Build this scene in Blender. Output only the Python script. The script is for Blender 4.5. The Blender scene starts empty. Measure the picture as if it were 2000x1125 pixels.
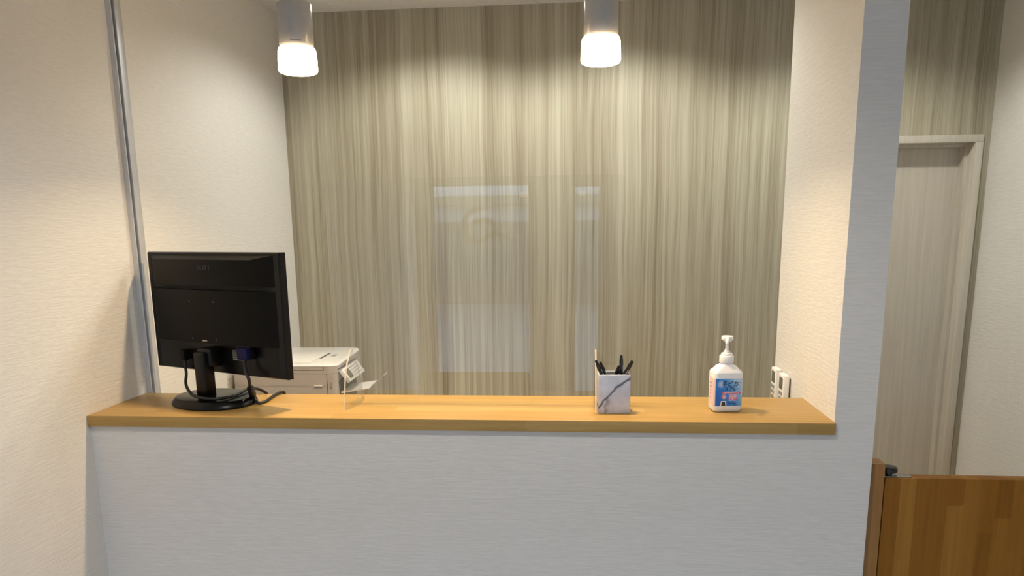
import bpy, bmesh, math, random
from mathutils import Vector, Matrix
random.seed(7)
S = bpy.context.scene
COL = S.collection
ZC = 1.12                      # height of the counter top
PI = math.pi
R = math.radians

# ------------------------------------------------------------ camera
cd = bpy.data.cameras.new('camera'); cam = bpy.data.objects.new('camera', cd); COL.objects.link(cam)
cd.sensor_width = 36; cd.lens = 1442.99 / 2000 * 36; cd.shift_y = 0.0807; cd.clip_start = 0.02
cf = Vector((-0.08802188, 0.97776158, -0.19035346)); cr = Vector((0.99610941, 0.087217, -0.01261858)); cu = Vector((-0.00426409, 0.19072359, 0.98163452))
m = Matrix((cr, cu, -cf)).transposed().to_4x4(); m.translation = Vector((1.2144, -1.6803, 0.4459 + ZC))
cam.matrix_world = m
S.camera = cam

# ------------------------------------------------------------ world and exposure
S.view_settings.view_transform = 'Standard'; S.view_settings.look = 'None'
S.view_settings.gamma = 1; S.view_settings.use_curve_mapping = False
S.view_settings.exposure = 0.0
SKY = 11.5; PEND = 23.0; DOWN = 27.5; FRONT = 32.0; BEAM = 5.0
w = bpy.data.worlds.new('sky'); S.world = w; w.use_nodes = True
w.node_tree.nodes['Background'].inputs[0].default_value = (0.64, 0.83, 1.16, 1)
w.node_tree.nodes['Background'].inputs[1].default_value = SKY

def portal(x0, x1, z0, z1, y):
    l = bpy.data.lights.new('window_portal', 'AREA'); l.shape = 'RECTANGLE'; l.size = x1 - x0; l.size_y = z1 - z0
    l.cycles.is_portal = True
    o = bpy.data.objects.new('window_portal', l); COL.objects.link(o)
    o.location = ((x0 + x1) / 2, y, (z0 + z1) / 2); o.rotation_euler = (-PI / 2, 0, PI)
YF = -3.6
WIN = [(0.107, 0.868, 0.0, ZC + 0.775), (1.172, 1.39, 0.25, ZC + 0.757), (1.72, 2.62, 0.45, ZC + 0.757)]  # last opening is made up, out of view, to add daylight
for a, b, c, d in WIN:
    portal(a, b, c + .01, d, YF - 0.16)

# ------------------------------------------------------------ materials
def nt(name):
    mt = bpy.data.materials.new(name); mt.use_nodes = True
    return mt, mt.node_tree, mt.node_tree.nodes['Principled BSDF']
def setp(p, **k):
    for a, b in k.items():
        p.inputs[a.replace('_', ' ')].default_value = b
def node(t, kind, **props):
    n = t.nodes.new(kind)
    for a, b in props.items(): setattr(n, a, b)
    return n
def coords(t, scale=(1, 1, 1), loc=(0, 0, 0)):
    tc = node(t, 'ShaderNodeTexCoord'); mp = node(t, 'ShaderNodeMapping')
    mp.inputs['Scale'].default_value = scale; mp.inputs['Location'].default_value = loc
    t.links.new(tc.outputs['Object'], mp.inputs['Vector']); return mp.outputs['Vector']
def noise(t, vec, scale=1, detail=3, rough=.5, dist=0):
    n = node(t, 'ShaderNodeTexNoise'); n.inputs['Scale'].default_value = scale; n.inputs['Detail'].default_value = detail
    n.inputs['Roughness'].default_value = rough; n.inputs['Distortion'].default_value = dist
    t.links.new(vec, n.inputs['Vector']); return n.outputs['Fac']
def ramp(t, fac, stops):
    r = node(t, 'ShaderNodeValToRGB'); e = r.color_ramp.elements
    while len(e) < len(stops): e.new(0.5)
    for i, (p, c) in enumerate(stops):
        e[i].position = p; e[i].color = (*c, 1)
    t.links.new(fac, r.inputs['Fac']); return r.outputs['Color']
def mth(t, op, a, b=None, clamp=False):
    n = node(t, 'ShaderNodeMath', operation=op, use_clamp=clamp)
    for i, v in enumerate((a, b)):
        if v is None: continue
        if isinstance(v, (int, float)): n.inputs[i].default_value = v
        else: t.links.new(v, n.inputs[i])
    return n.outputs[0]
def mixc(t, fac, a, b, mode='MIX'):
    n = node(t, 'ShaderNodeMix', data_type='RGBA', blend_type=mode)
    for i, v in ((0, fac), (6, a), (7, b)):
        if isinstance(v, (int, float)): n.inputs[i].default_value = v
        elif isinstance(v, tuple): n.inputs[i].default_value = (*v, 1)
        else: t.links.new(v, n.inputs[i])
    return n.outputs[2]
def bump(t, p, h, strength=.3, dist=.001):
    b = node(t, 'ShaderNodeBump'); b.inputs['Strength'].default_value = strength; b.inputs['Distance'].default_value = dist
    t.links.new(h, b.inputs['Height']); t.links.new(b.outputs['Normal'], p.inputs['Normal'])

def plain(name, c, rough=.5, metal=0, spec=.5, var=.04, bmp=0):
    mt, t, p = nt(name)
    n = noise(t, coords(t, (40, 40, 40)), 1, 2)
    col = ramp(t, n, [(0.3, tuple(x * (1 - var) for x in c)), (0.7, tuple(min(1, x * (1 + var)) for x in c))])
    t.links.new(col, p.inputs['Base Color']); setp(p, Roughness=rough, Metallic=metal); p.inputs['Specular IOR Level'].default_value = spec
    if bmp: bump(t, p, noise(t, coords(t, (600, 600, 600)), 1, 2), bmp, .0005)
    return mt

def m_wallpaper():
    mt, t, p = nt('white_wallpaper')
    a = noise(t, coords(t, (26, 26, 330)), 1, 4, .6, .3); b = noise(t, coords(t, (9, 9, 120)), 1, 2)
    h = mth(t, 'ADD', a, mth(t, 'MULTIPLY', b, .8))
    bump(t, p, h, .38, .0022)
    t.links.new(ramp(t, a, [(.3, (.70, .675, .632)), (.7, (.77, .745, .70))]), p.inputs['Base Color'])
    setp(p, Roughness=.75); p.inputs['Specular IOR Level'].default_value = .25
    return mt
def m_panel():
    mt, t, p = nt('greige_grain_panel')
    wob = noise(t, coords(t, (2.2, 1, 1.1)), 1, 2)
    tc = coords(t, (1, 1, 1)); sep = node(t, 'ShaderNodeSeparateXYZ'); t.links.new(tc, sep.inputs[0])
    x = mth(t, 'ADD', sep.outputs[0], mth(t, 'MULTIPLY', wob, .05))
    cmb = node(t, 'ShaderNodeCombineXYZ'); t.links.new(x, cmb.inputs[0]); t.links.new(mth(t, 'MULTIPLY', sep.outputs[2], .012), cmb.inputs[2])
    v = cmb.outputs[0]
    n1 = noise(t, v, 16, 2, .5); n2 = noise(t, v, 62, 4, .7); n3 = noise(t, coords(t, (300, 1, 2.2)), 1, 3, .6)
    f = mth(t, 'ADD', mth(t, 'MULTIPLY', n1, .30), mth(t, 'ADD', mth(t, 'MULTIPLY', n2, .48), mth(t, 'MULTIPLY', n3, .22)))
    col = ramp(t, f, [(.34, (.21, .172, .114)), (.42, (.310, .268, .188)), (.49, (.385, .348, .254)), (.57, (.465, .43, .325)), (.68, (.56, .53, .415))])
    t.links.new(col, p.inputs['Base Color']); setp(p, Roughness=.5); p.inputs['Specular IOR Level'].default_value = .3
    return mt
def m_lumber(name, cols, axis, stave, length, rough=.38, fr=4, spec=.28):
    # edge-glued staves; axis = direction the staves run along
    mt, t, p = nt(name)
    tc = coords(t); sep = node(t, 'ShaderNodeSeparateXYZ'); t.links.new(tc, sep.inputs[0])
    X, Y, Z = sep.outputs
    a, b = (X, mth(t, 'ADD', Y, mth(t, 'MULTIPLY', Z, .37))) if axis == 'x' else (Z, mth(t, 'ADD', X, Y))
    row = mth(t, 'FLOOR', mth(t, 'DIVIDE', b, stave))
    sh = mth(t, 'FRACT', mth(t, 'MULTIPLY', mth(t, 'SINE', mth(t, 'MULTIPLY', row, 12.9898)), 437.5))
    cell = mth(t, 'FLOOR', mth(t, 'ADD', mth(t, 'DIVIDE', a, length), sh))
    wn = node(t, 'ShaderNodeTexWhiteNoise', noise_dimensions='2D'); cb = node(t, 'ShaderNodeCombineXYZ')
    t.links.new(row, cb.inputs[0]); t.links.new(cell, cb.inputs[1]); t.links.new(cb.outputs[0], wn.inputs['Vector'])
    base = ramp(t, wn.outputs['Value'], [(i / (len(cols) - 1), c) for i, c in enumerate(cols)])
    sc = (fr, 90, 90) if axis == 'x' else (90, 90, fr)
    g = noise(t, coords(t, sc), 1, 4, .6, .4)
    col = mixc(t, 1.0, base, ramp(t, g, [(.3, (.82, .78, .72)), (.65, (1, 1, 1))]), 'MULTIPLY')
    t.links.new(col, p.inputs['Base Color']); setp(p, Roughness=rough); p.inputs['Specular IOR Level'].default_value = spec
    return mt
def m_clear(name, tint=(1, 1, 1), ior=1.49, edge=0):
    mt, t, p = nt(name); t.nodes.remove(p); out = t.nodes['Material Output']
    tr = node(t, 'ShaderNodeBsdfTransparent'); tr.inputs[0].default_value = (*tint, 1)
    gl = node(t, 'ShaderNodeBsdfGlossy'); gl.inputs['Roughness'].default_value = .0
    fr = node(t, 'ShaderNodeFresnel'); fr.inputs[0].default_value = ior
    ge = node(t, 'ShaderNodeNewGeometry'); fac = mth(t, 'MULTIPLY', mth(t, 'MULTIPLY', fr.outputs[0], 1.8), mth(t, 'SUBTRACT', 1.0, ge.outputs['Backfacing']), True)
    mx = node(t, 'ShaderNodeMixShader'); t.links.new(fac, mx.inputs[0]); t.links.new(tr.outputs[0], mx.inputs[1]); t.links.new(gl.outputs[0], mx.inputs[2])
    last = mx
    if edge:
        df = node(t, 'ShaderNodeBsdfDiffuse'); df.inputs[0].default_value = (.95, .86, .72, 1)  # warm pale tint stands in for lamplight caught in the edges
        tl = node(t, 'ShaderNodeBsdfTranslucent'); tl.inputs[0].default_value = (.95, .88, .76, 1)
        m1 = node(t, 'ShaderNodeMixShader'); t.links.new(df.outputs[0], m1.inputs[1]); t.links.new(tl.outputs[0], m1.inputs[2]); m1.inputs[0].default_value = .5
        m2 = node(t, 'ShaderNodeMixShader'); t.links.new(mth(t, 'MULTIPLY', mth(t, 'SUBTRACT', 1.0, mth(t, 'MULTIPLY', ge.outputs['Backfacing'], .85)), edge), m2.inputs[0])
        t.links.new(mx.outputs[0], m2.inputs[1]); t.links.new(m1.outputs[0], m2.inputs[2]); last = m2
    t.links.new(last.outputs[0], out.inputs['Surface']); return mt
def m_emit(name, c, s):
    mt, t, p = nt(name); setp(p, Base_Color=(*c, 1)); p.inputs['Emission Color'].default_value = (*c, 1); p.inputs['Emission Strength'].default_value = s
    return mt
def m_marble():
    mt, t, p = nt('white_marble_print')
    tc = coords(t); sep = node(t, 'ShaderNodeSeparateXYZ'); t.links.new(tc, sep.inputs[0]); X, Y, Z = sep.outputs
    wob = mth(t, 'MULTIPLY', mth(t, 'SUBTRACT', noise(t, coords(t, (38, 38, 38)), 1, 3, .55), .5), .018)
    line = mth(t, 'ADD', mth(t, 'MULTIPLY', X, mth(t, 'ADD', mth(t, 'MULTIPLY', X, -6.2), .945)), .059)          # vein height over the face
    d = mth(t, 'ABSOLUTE', mth(t, 'ADD', mth(t, 'SUBTRACT', Z, line), wob))
    core = ramp(t, mth(t, 'MULTIPLY', d, 100), [(0, (.14, .14, .16)), (.2, (.26, .26, .29)), (.45, (.8, .8, .82)), (.8, (1, 1, 1))])
    d2 = mth(t, 'ABSOLUTE', mth(t, 'ADD', mth(t, 'ADD', X, .022), mth(t, 'ADD', mth(t, 'MULTIPLY', wob, 1.6), mth(t, 'MULTIPLY', Z, -.15))))
    low = mth(t, 'MULTIPLY', d2, 100)
    mask = mth(t, 'MULTIPLY', mth(t, 'SUBTRACT', Z, .034), 60, True)
    second = ramp(t, mth(t, 'ADD', low, mask), [(0, (.45, .44, .46)), (.7, (1, 1, 1))])
    cloud = ramp(t, noise(t, coords(t, (30, 30, 30)), 1, 3), [(.35, (.54, .55, .60)), (.65, (.66, .67, .73))])
    col = mixc(t, 1.0, mixc(t, 1.0, cloud, core, 'MULTIPLY'), second, 'MULTIPLY')
    t.links.new(col, p.inputs['Base Color']); setp(p, Roughness=.35); return mt
def m_label():
    mt, t, p = nt('blue_label_print')
    tc = coords(t); sep = node(t, 'ShaderNodeSeparateXYZ'); t.links.new(tc, sep.inputs[0]); X, Y, Z = sep.outputs
    g = mth(t, 'ADD', mth(t, 'MULTIPLY', X, 13), mth(t, 'MULTIPLY', Z, 7))
    g = mth(t, 'ADD', g, mth(t, 'MULTIPLY', noise(t, coords(t, (60, 60, 60)), 1, 2), .35))
    col = ramp(t, g, [(.12, (.015, .13, .50)), (.42, (.03, .24, .68)), (.75, (.16, .42, .74)), (1.0, (.48, .66, .84))])
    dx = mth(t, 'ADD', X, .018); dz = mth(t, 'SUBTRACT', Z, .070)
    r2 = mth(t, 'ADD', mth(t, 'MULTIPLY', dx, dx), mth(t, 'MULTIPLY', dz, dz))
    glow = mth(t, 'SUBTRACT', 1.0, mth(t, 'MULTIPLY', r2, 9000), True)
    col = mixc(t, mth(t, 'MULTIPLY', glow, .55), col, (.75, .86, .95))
    side = mth(t, 'MULTIPLY', mth(t, 'SUBTRACT', -.0305, X), 900, True)
    col = mixc(t, side, col, (.80, .62, .60))
    t.links.new(col, p.inputs['Base Color']); setp(p, Roughness=.35); return mt

M = dict(
    paper=m_wallpaper(), panel=m_panel(),
    counter=m_lumber('pale_glued_lumber', [(.395, .245, .074), (.455, .287, .092), (.42, .262, .079), (.495, .325, .115)], 'x', .043, .62),
    gate=m_lumber('orange_glued_lumber', [(.24, .092, .006), (.32, .138, .014), (.255, .098, .006), (.29, .120, .010), (.35, .160, .022)], 'z', .036, .33, .5, 4, .18),
    post=m_lumber('honey_timber', [(.33, .165, .05), (.36, .18, .055)], 'z', .2, 3.0, .45),
    ceiling=plain('white_ceiling_board', (.74, .72, .69), .85, 0, .2), floor=m_lumber('brown_floor_board', [(.46, .40, .33), (.50, .44, .37), (.43, .37, .30)], 'x', .1, .9, .4),
    alu=plain('grey_aluminium', (.58, .59, .62), .38, .35), dark=plain('dark_slot', (.03, .03, .03), .6),
    doorw=None, black=plain('black_glossy_plastic', (.0030, .0030, .0029), .30, 0, .25), blackm=plain('black_matte_plastic', (.0036, .0030, .0022), .45, 0, .13, .1),
    rubber=plain('black_cable_rubber', (.012, .012, .012), .45), white=plain('white_plastic', (.84, .83, .82), .35, 0, .5, .015),
    printer=plain('light_grey_plastic', (.44, .40, .37), .5, 0, .35, .02), lid=plain('white_gloss_lid', (.74, .73, .70), .22, 0, .5, .02), pgrey=plain('mid_grey_plastic', (.30, .29, .28), .5),
    lcd=plain('grey_green_lcd', (.13, .135, .115), .25), key=plain('grey_key', (.06, .06, .058), .5), yellow=plain('yellow_key', (.65, .36, .04), .5),
    blue=plain('blue_plug_plastic', (.004, .005, .045), .5, 0, .2), sticker=plain('grey_sticker', (.20, .185, .16), .6, 0, .3, .3), silver=plain('steel', (.42, .41, .40), .3, 1),
    pendant=plain('grey_enamel', (.45, .435, .41), .25, .15), clear=m_clear('clear_acrylic'), foot=m_clear('clear_acrylic_foot', ior=1.38), thinedge=m_clear('acrylic_sheet_edge', edge=.22), edge=m_clear('acrylic_cut_edge', edge=.62), glass=m_clear('window_glass', (.93, .96, .96), 1.5),
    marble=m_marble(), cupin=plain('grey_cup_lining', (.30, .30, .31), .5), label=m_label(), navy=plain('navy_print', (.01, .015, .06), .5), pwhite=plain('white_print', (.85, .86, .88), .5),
    pink=plain('pink_print', (.70, .12, .22), .5), palepink=plain('pale_pink_print', (.80, .58, .64), .5), brown=plain('brown_print', (.045, .03, .03), .5), beige=plain('beige_film', (.42, .36, .27), .6),
    barrel=plain('black_pen_barrel', (.008, .008, .008), .25), plinth=plain('grey_plinth', (.10, .098, .095), .9), asphalt=plain('asphalt', (.15, .155, .165), .9, 0, .2, .15), stucco=plain('white_stucco', (.36, .37, .385), .9), tan=plain('tan_siding', (.13, .115, .09), .8),
    lamp=m_emit('lit_opal_diffuser', (1.0, .735, .43), PEND), lens=m_emit('lit_downlight_lens', (1.0, .95, .84), 8), edgetan=plain('emboss', (.004, .0035, .003), .6))
def m_door():
    mt, t, p = nt('pale_ash_veneer')
    n = noise(t, coords(t, (60, 60, 2.2)), 1, 4, .6, .5)
    t.links.new(ramp(t, n, [(.3, (.50, .455, .375)), (.7, (.60, .555, .47))]), p.inputs['Base Color']); setp(p, Roughness=.5); return mt
M['doorw'] = m_door()

# ------------------------------------------------------------ mesh helpers
class MB:
    def __init__(s): s.bm = bmesh.new()
    def box(s, x0, x1, y0, y1, z0, z1, bev=0, seg=2, mi=0, mat=None):
        b = bmesh.new(); bmesh.ops.create_cube(b, size=1)
        for v in b.verts: v.co = Vector(((x0 + x1) / 2 + v.co.x * (x1 - x0), (y0 + y1) / 2 + v.co.y * (y1 - y0), (z0 + z1) / 2 + v.co.z * (z1 - z0)))
        if bev: bmesh.ops.bevel(b, geom=list(b.edges), offset=bev, segments=seg, profile=.5, affect='EDGES')
        return s.add(b, mat, mi)
    def add(s, b, mat=None, mi=0):
        if mat is not None: bmesh.ops.transform(b, matrix=mat, verts=b.verts)
        for f in b.faces: f.material_index = mi
        me = bpy.data.meshes.new('t'); b.to_mesh(me); b.free(); s.bm.from_mesh(me); bpy.data.meshes.remove(me); return s
    def lathe(s, prof, n=40, mat=None, mi=0, cap=True):
        b = bmesh.new(); rings = []
        for r, z in prof: rings.append([b.verts.new((r * math.cos(2 * PI * i / n), r * math.sin(2 * PI * i / n), z)) for i in range(n)])
        for a, c in zip(rings, rings[1:]):
            for i in range(n): b.faces.new((a[i], a[(i + 1) % n], c[(i + 1) % n], c[i]))
        if cap: b.faces.new(rings[0][::-1]); b.faces.new(rings[-1])
        return s.add(b, mat, mi)
    def loft(s, rings, mat=None, mi=0, cap=True):
        b = bmesh.new(); R_ = [[b.verts.new(p) for p in r] for r in rings]; n = len(R_[0])
        for a, c in zip(R_, R_[1:]):
            for i in range(n): b.faces.new((a[i], a[(i + 1) % n], c[(i + 1) % n], c[i]))
        if cap: b.faces.new(R_[0][::-1]); b.faces.new(R_[-1])
        return s.add(b, mat, mi)
    def tube(s, pts, r, n=12, sm=8, mi=0):
        P = [Vector(p) for p in pts]
        if sm > 1 and len(P) > 2:
            Q = []
            for i in range(len(P) - 1):
                p0 = P[max(i - 1, 0)]; p1 = P[i]; p2 = P[i + 1]; p3 = P[min(i + 2, len(P) - 1)]
                for k in range(sm):
                    u = k / sm
                    Q.append(.5 * ((2 * p1) + (-p0 + p2) * u + (2 * p0 - 5 * p1 + 4 * p2 - p3) * u * u + (-p0 + 3 * p1 - 3 * p2 + p3) * u ** 3))
            Q.append(P[-1]); P = Q
        rings = []; up = Vector((0, 0, 1)); pn = None
        for i, p in enumerate(P):
            t = (P[min(i + 1, len(P) - 1)] - P[max(i - 1, 0)]).normalized()
            if pn is None: a = t.orthogonal().normalized()
            else: a = (pn - t * pn.dot(t)).normalized()
            pn = a; c = t.cross(a)
            rings.append([p + r * (math.cos(2 * PI * k / n) * a + math.sin(2 * PI * k / n) * c) for k in range(n)])
        return s.loft(rings, mi=mi)
    def prism(s, poly, axis, a, b, mi_cap=0, mi_side=0):
        # poly in the plane perpendicular to axis: 'x' -> (y,z), 'y' -> (x,z), 'z' -> (x,y)
        f = {'x': lambda p, h: (h, p[0], p[1]), 'y': lambda p, h: (p[0], h, p[1]), 'z': lambda p, h: (p[0], p[1], h)}[axis]
        bm = bmesh.new(); A = [bm.verts.new(f(p, a)) for p in poly]; B = [bm.verts.new(f(p, b)) for p in poly]; n = len(poly)
        c = [bm.faces.new(A), bm.faces.new(B[::-1])]
        for q in c: q.material_index = mi_cap
        for i in range(n):
            q = bm.faces.new((A[i], B[i], B[(i + 1) % n], A[(i + 1) % n])); q.material_index = mi_side
        bmesh.ops.recalc_face_normals(bm, faces=bm.faces)
        bmesh.ops.triangulate(bm, faces=[q for q in bm.faces if len(q.verts) > 4])
        me = bpy.data.meshes.new('t'); bm.to_mesh(me); bm.free(); s.bm.from_mesh(me); bpy.data.meshes.remove(me); return s
    def build(s, name, mats, parent=None, loc=None, rot=None, smooth=True):
        bmesh.ops.recalc_face_normals(s.bm, faces=s.bm.faces)
        me = bpy.data.meshes.new(name); s.bm.to_mesh(me); s.bm.free()
        for q in (mats if isinstance(mats, (list, tuple)) else [mats]): me.materials.append(q)
        if smooth:
            me.shade_smooth(); me.set_sharp_from_angle(angle=R(35))
        o = bpy.data.objects.new(name, me); COL.objects.link(o)
        if parent: o.parent = parent
        if loc: o.location = loc
        if rot: o.rotation_euler = rot
        return o
def tag(o, label=None, cat=None, group=None, kind=None):
    for k, v in (('label', label), ('category', cat), ('group', group), ('kind', kind)):
        if v: o[k] = v
    return o
def thing(name, label, cat, loc=(0, 0, 0), rz=0, group=None):
    o = bpy.data.objects.new(name, None); COL.objects.link(o); o.location = loc; o.rotation_euler = (0, 0, rz); o.empty_display_size = .05
    return tag(o, label, cat, group)
def struct(o): o['kind'] = 'structure'; return o
def copy_tree(o, parent=None):
    c = o.copy(); COL.objects.link(c)
    if parent: c.parent = parent
    for ch in list(o.children): copy_tree(ch, c)
    return c
def text(name, body, size, mat, parent, loc, rot, depth=.0001, bold=0, sx=1, shear=0):
    cu_ = bpy.data.curves.new('txt', 'FONT'); cu_.body = body; cu_.size = size; cu_.extrude = depth; cu_.align_x = 'CENTER'; cu_.align_y = 'CENTER'; cu_.offset = bold; cu_.resolution_u = 3; cu_.shear = shear
    to = bpy.data.objects.new('txt', cu_); COL.objects.link(to)
    dg = bpy.context.evaluated_depsgraph_get(); dg.update()
    me = bpy.data.meshes.new_from_object(to.evaluated_get(dg)); bpy.data.objects.remove(to)
    me.materials.clear(); me.materials.append(mat)
    for v in me.vertices: v.co.x *= sx
    o = bpy.data.objects.new(name, me); COL.objects.link(o); o.parent = parent; o.location = loc; o.rotation_euler = rot
    return o
def arc(cx, cy, r, a0, a1, n=8): return [(cx + r * math.cos(R(a0 + (a1 - a0) * i / n)), cy + r * math.sin(R(a0 + (a1 - a0) * i / n))) for i in range(n + 1)]

# ------------------------------------------------------------ the room
H = ZC + 1.307; XR = 2.80; YB = 1.44; YW = .012; XP = 1.80; XP2 = 1.89; YP = .54
struct(MB().box(-.12, XR + .12, YF - .15, YB + .3, -.1, 0).build('floor', M['floor']))
struct(MB().box(-.12, XR + .12, YF - .15, YB + .3, H, H + .1).build('ceiling', M['ceiling']))
struct(MB().box(-.12, 0, YF - .15, YB + .3, 0, H).build('wall_left', M['paper']))
struct(MB().box(XR, XR + .12, YF - .15, YB + .3, 0, H).build('wall_right', M['paper']))
DX0, DX1, DZ = 2.12, 2.742, ZC + .747
b = MB(); b.box(0, DX0 - .028, YB, YB + .12, 0, H); b.box(DX1 + .028, XR, YB, YB + .12, 0, H); b.box(DX0 - .028, DX1 + .028, YB, YB + .12, DZ + .028, H)
b.box(0, XR, YB + .2, YB + .3, 0, H)
struct(b.build('wall_back', M['panel'], smooth=False))
struct(MB().box(0, XP, YW, YW + .1, 0, ZC - .0277).build('wall_counter', M['paper']))
struct(MB().box(XP, XP2, YW, YP, 0, H).build('wall_partition', M['paper']))
b = MB(); xs = 0
for a, c, z0, z1 in WIN:
    b.box(xs, a, YF - .15, YF, 0, H); b.box(a, c, YF - .15, YF, z1, H)
    if z0 > .02: b.box(a, c, YF - .15, YF, 0, z0)
    xs = c
b.box(xs, XR, YF - .15, YF, 0, H)
struct(b.build('wall_front', M['paper']))
for i, (a, c, z0, z1) in enumerate(WIN):
    nm = 'door_2' if i == 0 else 'window_%d' % i  # the last window is the added, unseen daylight opening
    e = struct(bpy.data.objects.new(nm, None)); COL.objects.link(e); e.location = ((a + c) / 2, YF - .06, z0)
    hw = (c - a) / 2; hh = z1 - z0; f = .022
    b = MB(); b.box(-hw, -hw + f, -.02, .02, 0, hh); b.box(hw - f, hw, -.02, .02, 0, hh); b.box(-hw + f, hw - f, -.02, .02, hh - f, hh); b.box(-hw + f, hw - f, -.02, .02, 0, f)
    b.build('frame', M['alu'], e)
    MB().box(-hw + f, hw - f, -.004, .004, f, hh - f).build('glass_pane', M['glass'], e)
    if i == 0:
        sw = MB()
        def rp(x, z): return (x - (a + c) / 2, .006, z + ZC - z0)
        sw.tube([rp(.49, .585), rp(.42, .575), rp(.37, .52), rp(.36, .45), rp(.38, .38), rp(.44, .345), rp(.53, .37), rp(.60, .43), rp(.56, .49), rp(.47, .50), rp(.41, .47)], .019, 8, 6)
        sw.tube([rp(.60, .43), rp(.65, .38), rp(.72, .36)], .009, 8, 6)
        for v in sw.bm.verts: v.co.y = .0055 + (v.co.y - .006) * .05
        sw.build('swirl_emblem', M['beige'], e)

# guide rail on the left wall, behind the counter
b = MB(); y0 = .2655
b.box(0, .004, y0, .312, ZC - .2, H); b.box(.004, .014, y0, y0 + .004, ZC - .2, H); b.box(.004, .014, .283, .312, ZC - .2, H, .001)
struct(b.build('trim_1', M['alu']))
struct(MB().box(.0041, .0045, y0 + .004, .283, ZC - .2, H).build('trim_2', M['dark']))

# corridor door
e = struct(bpy.data.objects.new('door_1', None)); COL.objects.link(e); e.location = (DX0, YB, 0)
W_ = DX1 - DX0
b = MB()
b.box(-.028, W_ + .028, -.012, .12, DZ, DZ + .028, .001); b.box(-.028, 0, -.012, .12, 0, DZ, .001); b.box(W_, W_ + .028, -.012, .12, 0, DZ, .001)
b.box(W_ - .012, W_, .045, .12, 0, DZ); b.box(0, .012, .045, .12, 0, DZ); b.box(.012, W_ - .012, .045, .12, DZ - .012, DZ)
b.build('door_frame', M['doorw'], e)
lf = MB().box(.002, W_ - .002, .085, .118, .008, DZ - .002).build('door_leaf', M['doorw'], e)
b = MB(); b.box(.045, .075, .079, .085, .95, 1.10, .002); b.tube([(.06, .083, 1.02), (.06, .045, 1.02), (.10, .04, 1.02), (.17, .04, 1.02)], .008, 12, 6); b.build('door_handle', M['silver'], e)

# neighbouring building and ground outside
tag(MB().box(-12, 15, -30, YF - .16, -.12, -.05).build('street_ground', M['asphalt']), kind='structure')
nb = thing('neighbouring_building', 'pale building across the road, mirrored in the clear acrylic screen', 'building', (0, -14, -.05))
MB().box(-9, 12, -4, 0, 0, 4.6).build('wall', M['stucco'], nb)
MB().box(-9.2, 12.2, .001, .35, 2.08, 2.27).build('awning_band', M['tan'], nb)
MB().box(-9.1, 12.1, .001, .10, 0, 1.74).build('plinth', M['plinth'], nb)

# ------------------------------------------------------------ lamps
def make_pendant():
    t = thing('pendant_lamp', '', 'lamp', (.537, .166, ZC))
    b = MB(); b.lathe([(.0, .877), (.0395, .877), (.0405, .879), (.0405, .974), (.039, .9765), (.012, .978), (.0, .978)], 56, cap=False); b.build('housing', M['pendant'], t)
    b = MB(); b.lathe([(.0, .819), (.040, .8195), (.0445, .8215), (.0466, .826), (.0462, .85), (.0448, .869), (.0430, .8752), (.0405, .8768), (0, .8768)], 56, cap=False); b.build('diffuser', M['lamp'], t)
    l = bpy.data.lights.new('lamp_beam', 'AREA'); l.energy = BEAM; l.color = (1.0, .735, .43); l.shape = 'DISK'; l.size = .04; l.spread = R(134)
    o = bpy.data.objects.new('lamp_beam', l); COL.objects.link(o); o.location = (0, 0, .8175); o.parent = t
    MB().tube([(0, 0, .977), (0, 0, 1.292)], .0025, 10).build('cord', M['white'], t)
    MB().lathe([(0, 1.306), (.045, 1.306), (.045, 1.290), (.04, 1.285), (0, 1.285)], 40, cap=False).build('ceiling_cap', M['pendant'], t)
    return t
p1 = make_pendant(); p1['label'] = 'grey cylinder pendant lamp with glowing white diffuser, hanging on the left above the black monitor'
p1['group'] = 'pendant lamps over the counter'
p2 = copy_tree(p1); p2.location = (1.266, .166, ZC); p2['label'] = 'grey cylinder pendant lamp with glowing white diffuser, hanging on the right above the pen cup'
text('maker_mark', 'Panasonic', .0062, M['brown'], p1, (.0415 * math.sin(R(18)) , -.0415 * math.cos(R(18)), .8865), (PI / 2, 0, R(18)), bold=.0001)

def downlight(x, y, label, power, col, size=148, blend=.45, r=.035):
    t = thing('recessed_downlight', label, 'ceiling light', (x, y, H), 0, 'recessed ceiling downlights')
    MB().lathe([(.058, -.0005), (.058, -.004), (.048, -.005), (.046, -.0005)], 40, cap=False).build('trim_ring', M['white'], t)
    MB().lathe([(0, -.0012), (.045, -.0012), (.045, -.0008), (0, -.0008)], 40, cap=False).build('lens', M['lens'], t)
    l = bpy.data.lights.new('downlight_beam', 'SPOT'); l.energy = power; l.color = col; l.spot_size = R(size); l.spot_blend = blend; l.shadow_soft_size = r
    o = bpy.data.objects.new('downlight_beam', l); COL.objects.link(o); o.location = (0, 0, -.012); o.parent = t
cw = (.98, .98, .90)
downlight(.66, .96, 'round recessed downlight in the reception ceiling, nearest the left wall', DOWN, cw)
downlight(1.36, .96, 'round recessed downlight in the middle of the reception ceiling', DOWN, cw)
downlight(2.20, .82, 'round recessed downlight in the ceiling in front of the corridor door', DOWN, cw)
downlight(.95, -1.0, 'round recessed downlight in the waiting room ceiling before the counter', FRONT, (1.0, .95, .88), 140, .5, .012)

# ------------------------------------------------------------ the counter
tag(MB().box(0.0005, XP + .0005, 0, .258, -.0277, 0, .0012, 2).build('counter_top', M['counter'], loc=(0, 0, ZC)), 'long pale glued-lumber counter top on the low white wall', 'counter')

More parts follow.
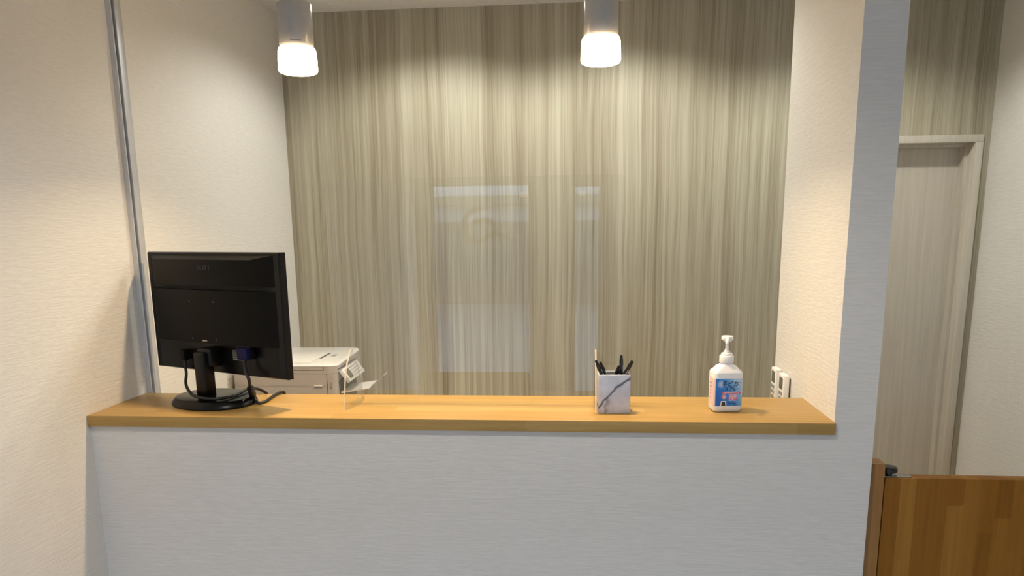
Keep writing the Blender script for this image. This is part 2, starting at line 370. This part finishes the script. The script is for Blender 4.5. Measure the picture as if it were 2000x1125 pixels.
# acrylic screen
YS = .162
scr = thing('acrylic_screen', 'large clear acrylic sneeze guard with pass-through slot standing on the counter', 'screen', (.958, YS, ZC))
x0, x1, zt = -.373, .372, .568; sl, sr, sh = .807 - .958, 1.095 - .958, .084
poly = [(x0, .002)] + arc(x0 + .02, zt - .02, .02, 180, 90) + arc(x1 - .02, zt - .02, .02, 90, 0) + [(x1, .002), (sr, .002)] + arc(sr - .012, sh - .012, .012, 0, 90) + arc(sl + .012, sh - .012, .012, 90, 180) + [(sl, .002)]
MB().prism(poly, 'y', -.0015, .0015, 0, 1).build('panel', [M['clear'], M['thinedge']], scr, smooth=False)
for x in (.631 - .958, 1.2598 - .958):
    fp = [(-.081, .0005), (-.074, .035), (-.060, .075), (-.040, .110), (-.012, .138), (-.004, .141), (.006, .141), (.012, .138), (.036, .110), (.060, .070), (.078, .030), (.081, .0005), (.066, .0005), (.050, .006), (-.050, .006), (-.064, .0005)]
    MB().prism(fp, 'x', x - .0021, x + .0021, 0, 1).build('foot', [M['foot'], M['edge']], scr, smooth=False)

# monitor -------------------------------------------------------
MY = R(-23.0)
mon = thing('computer_monitor', 'black flat computer monitor seen from behind on an oval stand, left end of the counter', 'monitor', (.267, .155, ZC), MY)
MWD, MHT, MZ = .488, .316, .235
px_, py_ = -.004, .012                       # panel centre in the stand frame (rear surface)
hw, hh = MWD / 2, MHT / 2
def P3(x, y, z): return (px_ + x, py_ + y, MZ + z)
b = MB()
rings = []
for y, d in ((.022, .0), (.004, .0), (.0, .003)):
    rings.append([P3(x * (hw - d), y, z * (hh - d)) for x, z in ((-1, -1), (1, -1), (1, 1), (-1, 1))])
b.loft(rings); b.build('screen_frame', M['black'], mon)
MB().box(px_ - hw + .014, px_ + hw - .014, py_ + .0221, py_ + .0226, MZ - hh + .018, MZ + hh - .014).build('display_glass', M['black'], mon)
def frustum(mb, X0, X1, Z0, Z1, l, r, bt, tp, dep, y=.001):
    A = [(X0, Z0), (X1, Z0), (X1, Z1), (X0, Z1)]; B = [(X0 + l, Z0 + bt), (X1 - r, Z0 + bt), (X1 - r, Z1 - tp), (X0 + l, Z1 - tp)]
    mb.loft([[P3(x, y, z) for x, z in A], [P3(x, -dep, z) for x, z in B]])
gz = .068
b = MB(); frustum(b, -hw + .012, hw - .016, gz + .0055, hh - .006, .042, .062, .0, .012, .022); b.build('upper_back_shell', M['blackm'], mon)
b = MB(); frustum(b, -hw + .012, hw - .016, -.078, gz - .0055, .042, .062, .003, .0, .026); lower = b.build('lower_back_shell', M['blackm'], mon)
b = MB(); frustum(b, -hw + .012, hw - .016, gz - .0055, gz + .0055, .05, .075, .0, .0, .006); b.build('groove', M['edgetan'], mon)
b = MB(); frustum(b, -hw + .012, hw - .016, -hh + .006, -.078, .022, .06, .0, .0, .008); b.build('port_recess', M['black'], mon)
for x in (-.047, .043):
    for z in (.033, -.065):
        MB().lathe([(0, 0), (.0022, 0), (.0022, .0009), (0, .0009)], 14, cap=False).build('mounting_screw', M['key'], mon, P3(x - .01, -.0262, z), (PI / 2, 0, 0))
MB().box(-.009, .009, -.0006, .0006, -.002, .002, .0005).build('maker_badge', M['silver'], mon, P3(-.012, -.0264, -.069))
for i, dx in enumerate((-.022, -.012, -.002, .008, .018)):
    MB().box(-.0035, .0035, -.0006, .0004, -.006, .006, .0005).build('embossed_mark', M['edgetan'], mon, P3(.004 + dx, -.0224, .120))
st = MB().box(-.023, .023, -.0003, .0003, -.013, .013).build('rating_sticker', M['sticker'], mon, P3(.0905, -.0086, -.104))
for k in range(4): MB().box(-.020, .020 - .005 * (k % 2), -.0002, .0002, -.0010, .0010).build('printed_line', M['dark'], st, (0, -.0005, .009 - .0058 * k))
# stand
b = MB()
def ell(a, c, z, n=64): return [(a * math.cos(2 * PI * i / n), c * math.sin(2 * PI * i / n), z) for i in range(n)]
b.loft([ell(.118, .094, .0005), ell(.120, .096, .003), ell(.119, .095, .007), ell(.110, .086, .0180), ell(.106, .082, .0192)]); b.build('base', M['black'], mon, (-.009, -.005, 0))
b = MB(); b.box(-.0165, .0205, -.056, -.020, .0185, .142, .006, 3); b.build('neck', M['black'], mon)
b = MB(); b.box(-.022, .028, -.040, py_ - .008, .100, .150, .008, 3); b.build('tilt_hinge', M['black'], mon)
MB().box(px_ + .117, px_ + .152, py_ - .022, py_ - .0082, MZ - .108, MZ - .084, .003).build('port_block', M['blackm'], mon)

def w2(o, p): return p
mw = Matrix.Translation((.267, .155, ZC)) @ Matrix.Rotation(MY, 4, 'Z')
def mp_(x, y, z): v = mw @ Vector((px_ + x, py_ + y, z)); return (v.x, v.y, v.z - ZC)
# video cable
vc = thing('video_cable', 'black monitor cable with blue plug and ferrite core, looping onto the counter', 'cable', (0, 0, ZC))
q = mp_(.134, -.032, MZ - .092)
pl = MB(); pl.box(-.017, .017, -.009, .009, -.016, .014, .003, 3); pl.build('plug', M['blue'], vc, q, (0, 0, MY))
b = MB(); b.tube([(q[0], q[1], q[2] - .012), (q[0] + .001, q[1] - .002, .100), (.394, .070, .080), (.386, .090, .061), (.374, .120, .042), (.366, .145, .024), (.372, .142, .011), (.388, .130, .0046), (.397, .155, .0044), (.394, .195, .0048), (.393, .225, .0052), (.398, .250, .0060), (.403, .264, -.004), (.406, .272, -.08)], .0042, 12, 8)
b.build('cord', M['rubber'], vc)
b = MB(); b.tube([(.378, .110, .048), (.3655, .145, .0235)], .0092, 20, 1); b.build('ferrite_core', M['rubber'], vc)
# power cable
pc = thing('power_cable', 'black power cord drooping behind the monitor stand and off the counter back', 'cable', (0, 0, ZC))
a = mp_(-.106, -.020, .120)
b = MB(); b.tube([a, (a[0], a[1], .095), (a[0] + .001, a[1], .070), (a[0] + .014, a[1] - .03, .046), (.215, .112, .033), (.245, .088, .0295), (.275, .080, .027), (.305, .088, .0255), (.322, .125, .024), (.325, .170, .0245), (.327, .205, .026), (.334, .232, .021), (.345, .256, .008), (.352, .270, -.012), (.356, .276, -.08)], .004, 12, 8)
b.build('cord', M['rubber'], pc)
MB().box(-.009, .009, -.007, .010, -.018, .012, .003).build('plug', M['blackm'], pc, (a[0], a[1], a[2] + .004), (0, 0, MY))

# cup and pens ---------------------------------------------------
CA = R(3)
cup = thing('pen_cup', 'white marble-print square pen cup holding black pens on the counter', 'pen cup', (1.3025, .097, ZC), CA)
cw_, cdp, ch, tk = .038, .026, .0955, .0028
b = MB(); b.box(-cw_, cw_, -cdp, -cdp + tk, 0.0003, ch, .0005); b.box(-cw_, cw_, cdp - tk, cdp, 0.0003, ch, .0005); b.box(-cw_, -cw_ + tk, -cdp + tk, cdp - tk, .0003, ch, .0005); b.box(cw_ - tk, cw_, -cdp + tk, cdp - tk, .0003, ch, .0005); b.box(-cw_ + tk, cw_ - tk, -cdp + tk, cdp - tk, .0003, .003)
b.build('cup_wall', M['marble'], cup)
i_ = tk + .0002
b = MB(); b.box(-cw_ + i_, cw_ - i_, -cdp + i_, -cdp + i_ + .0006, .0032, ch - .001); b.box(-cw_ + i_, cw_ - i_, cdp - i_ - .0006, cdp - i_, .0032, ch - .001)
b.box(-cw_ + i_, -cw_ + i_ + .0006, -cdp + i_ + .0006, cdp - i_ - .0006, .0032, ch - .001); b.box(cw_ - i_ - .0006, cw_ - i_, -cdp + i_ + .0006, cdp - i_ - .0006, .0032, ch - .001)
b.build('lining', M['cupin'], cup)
def make_pen():
    t = thing('ballpoint_pen', '', 'pen')
    MB().lathe([(0, 0), (.0006, 0), (.0009, .003), (.0028, .012), (.0046, .018), (.0049, .04), (.0047, .121), (.0043, .127), (0, .127)], 20, cap=False).build('barrel', M['barrel'], t)
    MB().lathe([(0, .127), (.0032, .127), (.0034, .129), (.0032, .134), (.0025, .1355), (0, .1355)], 16, cap=False).build('push_button', M['barrel'], t)
    b = MB(); b.box(-.0022, .0022, -.0082, -.0064, .092, .127, .0006); b.box(-.0022, .0022, -.0068, -.003, .119, .127, .0006); b.build('clip', M['barrel'], t)
    MB().box(.0022, .0034, -.0048, -.0036, .045, .112, .0002).build('white_stripe', M['white'], t)
    return t
pens = [((1.2585, .083, .1285), (1.3120, .082, .006), 'black ballpoint pen leaning furthest left out of the marble cup', .3),
        ((1.2695, .092, .1235), (1.3180, .094, .006), 'black ballpoint pen leaning left, second from the left in the marble cup', .2),
        ((1.3210, .108, .1370), (1.3225, .108, .006), 'black ballpoint pen standing upright and tallest in the marble cup', 0),
        ((1.3460, .086, .1275), (1.2850, .093, .006), 'black ballpoint pen leaning right, nearest the front rim of the cup', -.4),
        ((1.3490, .099, .1240), (1.2735, .106, .006), 'black ballpoint pen leaning furthest right out of the marble cup', -.5),
        ((1.3160, .117, .1100), (1.2870, .117, .006), 'black ballpoint pen sitting lowest, behind the upright pen in the cup', -.3)]
proto = None
for top, bot, lab, rot in pens:
    t = make_pen() if proto is None else copy_tree(proto)
    if proto is None: proto = t
    d = Vector(top) - Vector(bot); t.rotation_mode = 'QUATERNION'
    t.rotation_quaternion = d.to_track_quat('Z', 'Y') @ Matrix.Rotation(0, 4, 'Z').to_quaternion()
    # keep the clip turned to the front
    best = min((abs(((t.rotation_quaternion @ Matrix.Rotation(R(k), 3, 'Z').to_quaternion()) @ Vector((0, -1, 0))).angle(Vector((rot, -1, 0)))), k) for k in range(0, 360, 10))[1]
    t.rotation_quaternion = t.rotation_quaternion @ Matrix.Rotation(R(best), 3, 'Z').to_quaternion()
    t.location = Vector(top) - d.normalized() * .1355 + Vector((0, 0, ZC))
    t['label'] = lab; t['category'] = 'pen'; t['group'] = 'black pens in the marble cup'

# sanitiser bottle ----------------------------------------------
bt = thing('pump_bottle', 'white hand sanitiser pump bottle with blue label at the right of the counter', 'bottle', (1.574, .118, ZC), R(6))
def rrect(hx, hy, r, z, n=6):
    p = []
    for cx, cy, a in ((hx - r, hy - r, 0), (-hx + r, hy - r, 90), (-hx + r, -hy + r, 180), (hx - r, -hy + r, 270)):
        p += [(x, y, z) for x, y in arc(cx, cy, r, a, a + 90, n)]
    return p
HX, HY = .0355, .026
b = MB()
b.loft([rrect(HX - .007, HY - .007, .006, .0004), rrect(HX - .003, HY - .003, .010, .0012), rrect(HX - .0006, HY - .0006, .011, .005), rrect(HX, HY, .011, .009), rrect(HX, HY, .011, .094), rrect(HX - .0012, HY - .0012, .011, .0985),
        rrect(HX - .006, HY - .005, .0125, .1035), rrect(.0235, .019, .0135, .1105), rrect(.0170, .0160, .0145, .1145), rrect(.0150, .0150, .0149, .1165), rrect(.0150, .0150, .0149, .124)])
b.build('body', M['white'], bt)
b = MB(); b.lathe([(.0, .1185), (.0168, .1185), (.0172, .120), (.0168, .1345), (.0158, .1362), (.0132, .1366), (.0132, .1405), (.0122, .142), (.0078, .1425), (.0072, .1465), (.0052, .148), (.0050, .1515), (0, .1515)], 48, cap=False); b.build('collar', M['white'], bt)
b = MB(); b.lathe([(0, .1500), (.0040, .1500), (.0040, .1700), (.0, .1700)], 24, cap=False); b.lathe([(0, .1690), (.0088, .1690), (.0092, .1725), (.0132, .1732), (.0140, .1750), (.0140, .1800), (.0128, .1828), (.0, .1832)], 40, cap=False)
b.tube([(0, 0, .1765), (-.0055, -.018, .1765), (-.0085, -.027, .1745), (-.0092, -.0295, .1690)], .0042, 16, 6); b.build('pump_head', M['white'], bt)
# label wraps the left side, the front and the right corner
def lab_strip(z0, z1, off=.00035):
    pts = rrect(HX + off, HY + off, .011, 0, 6)   # starts at +x side, runs ccw
    seq = pts[11:28]                               # left side to the right front corner
    seq = [(-HX - off, .010, 0)] + seq[3:]
    b = MB(); bm = b.bm; lo = [bm.verts.new((p[0], p[1], z0)) for p in seq]; hi = [bm.verts.new((p[0], p[1], z1)) for p in seq]
    for i in range(len(seq) - 1): bm.faces.new((lo[i], lo[i + 1], hi[i + 1], hi[i]))
    return b
lb = lab_strip(.0165, .0835).build('label', M['label'], bt)
fy = -HY - .0009; FR = (PI / 2, 0, 0)
text('headline_text', '手ピカ', .0145, M['navy'], lb, (.0025, fy, .0695), FR, bold=.0002, sx=.92, shear=.15)
text('headline_text', 'スプレー', .0105, M['navy'], lb, (.009, fy, .0575), FR, bold=.0002, sx=.92, shear=.15)
for i, (x, z, s) in enumerate(((.0225, .0740, .0011), (.0275, .0730, .0013), (.0225, .0690, .0008), (.0255, .0675, .0008))):
    MB().lathe([(0, 0), (s, 0), (s, .0002), (0, .0002)], 8, cap=False).build('sparkle', M['navy'], lb, (x, fy, z), (PI / 2, 0, 0))
bn = MB().box(-.0225, .0225, -.0001, .0001, -.0022, .0022, 0).build('banner', M['pink'], lb, (.0065, fy + .0003, .0490))
text('banner_text', '指定医薬部外品', .0036, M['pwhite'], bn, (0, -.0003, 0), FR, sx=1.5)
ic = MB().lathe([(0, 0), (.0058, 0), (.0058, .0002), (0, .0002)], 28, cap=False).build('round_badge', M['pwhite'], lb, (-.0105, fy + .0003, .0392), (PI / 2, 0, 0))
MB().lathe([(.0030, 0), (.0051, 0), (.0051, .0002), (.0030, .0002)], 28, cap=False).build('red_ring', M['pink'], ic, (0, 0, .0003))
MB().tube([(-.0026, -.001, .0005), (0, .0004, .0005), (.0028, .0012, .0005)], .0011, 8, 4).build('hand_symbol', M['palepink'], ic)
MB().prism([(-.0075, -.006), (.0075, -.006), (.006, .006), (-.006, .006)], 'y', -.0001, .0001).build('white_patch', M['pwhite'], lb, (-.0115, fy + .0004, .0228))
MB().prism([(-.0050, -.0055), (.0050, -.0055), (.0040, .004), (-.0040, .004)], 'y', -.0001, .0001).build('brown_patch', M['brown'], lb, (-.0115, fy + .0001, .0226))
pk = MB().box(-.0092, .0092, -.0001, .0001, -.0075, .0075).build('pink_block', M['palepink'], lb, (.0105, fy + .0004, .0370))
text('block_text', '消毒・殺菌', .0042, M['pink'], pk, (0, -.0003, -.0046), FR, bold=.0001)
text('block_text', '手指・皮膚の', .0034, M['pink'], pk, (0, -.0003, -.0002), FR)
text('block_text', '速乾性', .0032, M['pink'], pk, (-.0015, -.0003, .0046), FR)
for x0_, x1_, z in ((.0, .012, .0262), (.0, .019, .0232), (.012, .021, .0190)): MB().box(x0_, x1_, -.0001, .0001, -.0006, .0006).build('fine_print', M['navy'], lb, (0, fy + .0003, z))
for k in range(5): MB().box(-.0001, .0001, -.007, .006 - .002 * (k % 2), -.0008, .0008).build('side_print', M['brown'] if k < 2 else M['pink'], lb, (-HX - .0006, .0, .070 - .009 * k))

# ------------------------------------------------------------ printer on its desk
dk = thing('office_desk', 'low white desk behind the counter carrying the printer', 'desk', (.38, 1.02, 0))
MB().box(-.375, .50, -.30, .40, .688, .715, .002).build('desk_top', M['white'], dk)
for x in (-.35, .475):
    for y in (-.27, .37): MB().box(x - .02, x + .02, y - .02, y + .02, 0, .688, .002).build('leg', M['alu'], dk)
PT = ZC - .0115 - .715                                  # printer height
pr = thing('office_printer', 'pale grey multifunction printer with control panel, behind the counter beside the monitor', 'printer', (.022, .752, .7152), R(1.5))
D_, W2 = .366, .385
def body(x0, x1, y0, y1, r):  # plan outline with rounded front corners (at +x)
    return [(x0, y0)] + arc(x1 - r, y0 + r, r, -90, 0, 8) + arc(x1 - .016 - r, y1 - r, r, 0, 90, 8) + [(x0, y1)]
sh_ = PT
MB().prism(body(0, D_ - .002, 0, W2, .02), 'z', 0, sh_ - .0335).build('lower_body', M['printer'], pr)
MB().prism(body(.0, D_, .0, W2, .035), 'z', sh_ - .0325, sh_ - .0075).build('scanner_body', M['printer'], pr)
b = MB()
b.loft([[(x, y, sh_ - .0070) for x, y in body(.0, D_, -.001, W2, .035)], [(x, y, sh_ - .004) for x, y in body(.0, D_ - .001, -.001, W2, .035)], [(x, y, sh_ - .001) for x, y in body(.003, D_ - .004, .003, W2 - .004, .034)], [(x, y, sh_) for x, y in body(.006, D_ - .008, .007, W2 - .008, .03)]])
lid = b.build('scanner_lid', M['lid'], pr)
MB().box(.015, D_ - .105, .028, W2 - .045, sh_ + .0002, sh_ + .0022, .001).build('cover_sheet', M['lid'], pr)
MB().box(D_ - .100, D_ - .092, .12, .24, sh_ + .0001, sh_ + .0006).build('lid_slot', M['key'], pr)
MB().box(D_ - .072, D_ - .056, .17, .205, sh_ + .0001, sh_ + .0008).build('sensor_window', M['pgrey'], pr)
MB().box(.3282, .3298, -.0007, .001, 0, sh_ - .0335).build('side_seam', M['key'], pr)
MB().box(.3185, .3200, -.0007, .001, sh_ - .0200, sh_ - .0080).build('side_seam', M['key'], pr)
MB().box(0, .3185, -.0008, .001, sh_ - .0200, sh_ - .0186).build('side_seam', M['key'], pr)
MB().box(0, .3282, -.0006, .001, sh_ - .0755, sh_ - .0748).build('side_seam', M['pgrey'], pr)
MB().box(.283, .312, -.006, .001, sh_ - .0760, sh_ - .0725, .001).build('side_grip', M['lid'], pr)
MB().box(D_ - .029, D_ - .021, -.0012, .002, sh_ - .084, sh_ - .062, .0003).build('side_port', M['pgrey'], pr)
# front (towards +x): dark mouth, panel and tray
MB().box(D_ - .0035, D_ - .0005, .022, W2 - .15, sh_ - .20, sh_ - .062).build('output_mouth', M['key'], pr)
b = MB(); b.box(-.001, .013, .0, .195, -.052, .0, .002); cp = b.build('control_panel', M['lid'], pr, (D_ + .001, .016, sh_ - .027), (0, R(-36), 0))
MB().box(.0132, .0137, .016, .060, -.044, -.008).build('lcd_screen', M['lcd'], cp)
for r_ in range(4):
    for c_ in range(5): MB().box(.0132, .0140, .074 + .0215 * c_, .085 + .0215 * c_, -.0125 - .0105 * r_, -.0075 - .0105 * r_).build('key', M['pgrey'], cp)
MB().box(-.0005, .0012, .02, .24, -.0030, .0005).build('front_slot', M['key'], pr, (D_ - .0005, 0, sh_ - .018))
b = MB()
b.prism([(D_ - .004, sh_ - .104), (D_ + .098, sh_ - .0895), (D_ + .099, sh_ - .0925), (D_ - .004, sh_ - .110)], 'y', .035, .17)
tr = b.build('paper_tray', M['lid'], pr)
b = MB(); b.prism([(D_ + .098, sh_ - .0900), (D_ + .145, sh_ - .0495), (D_ + .1465, sh_ - .0515), (D_ + .0995, sh_ - .0925)], 'y', .07, .125); b.build('tray_flap', M['printer'], tr)

# ------------------------------------------------------------ remote controls on the partition wall
def make_remote():
    t = thing('remote_control', '', 'remote control', (XP, .346, ZC), 0, 'air conditioner remotes on the partition wall')
    # body: x from the wall outwards (-x), y along the wall, z
    b = MB(); b.box(-.020, -.004, 0, .052, -.115, .036, .003, 3); bd = b.build('body', M['white'], t)
    MB().box(-.0205, -.0199, .009, .043, -.006, .027, .0002).build('screen', M['lcd'], t)
    for r_ in range(4):
        for c_ in range(2): MB().box(-.0212, -.0198, .009 + .019 * c_, .024 + .019 * c_, -.022 - .015 * r_, -.0125 - .015 * r_, .0006).build('key', M['pgrey'], t)
    return t
r1 = make_remote(); r1.location = (XP, .366, ZC); r1['label'] = 'white air conditioner remote hung on the wall nearer the counter, slightly lower in view'
r2 = copy_tree(r1); r2.location = (XP, .448, ZC + .002); r2['label'] = 'white air conditioner remote with a yellow key, hung further back near the wood panelled wall'
MB().box(-.0214, -.0198, .012, .022, -.048, -.030, .0006).build('yellow_key', M['yellow'], r2)
for y, l in ((.366, 'dark wall holder behind the nearer remote control'), (.448, 'dark wall holder behind the remote control with the yellow key')):
    h = thing('remote_holder', l, 'holder', (XP, y, ZC), 0, 'wall holders of the two remotes')
    MB().box(-.0038, -.0003, .003, .049, -.118, .026).build('back_plate', M['key'], h)
    MB().box(-.024, -.0003, -.001, .053, -.122, -.1165).build('bottom_lip', M['key'], h)

# ------------------------------------------------------------ gate
gp = tag(MB().box(0, .038, 0, .042, -1.12, 0, .0015).build('gate_post', M['post'], loc=(XP2 + .0005, .030, ZC - .104)), 'honey coloured square timber post fixed to the partition, left of the gate', 'post')
gt = thing('swing_gate', 'low orange-brown glued-lumber swing gate closing the corridor', 'gate', (XP2 + .0425, .036, ZC - .140))
MB().box(0, .862, 0, .030, -.86, 0, .0012).build('gate_board', M['gate'], gt)
hg = MB().box(-.003, .062, .004, .026, .0003, .0022, .0004).build('hinge_plate', M['silver'], gt)
for x in (.030, .050): MB().lathe([(0, 0), (.003, 0), (.0026, .0012), (0, .0016)], 14, cap=False).build('screw', M['silver'], hg, (x, .015, .0023))
b = MB(); b.lathe([(0, .0024), (.008, .0024), (.008, .009), (.0165, .0105), (.0185, .013), (.0185, .020), (.0155, .0235), (0, .0245)], 36, cap=False); b.build('hinge_cap', M['barrel'], gt, (.013, .015, 0))
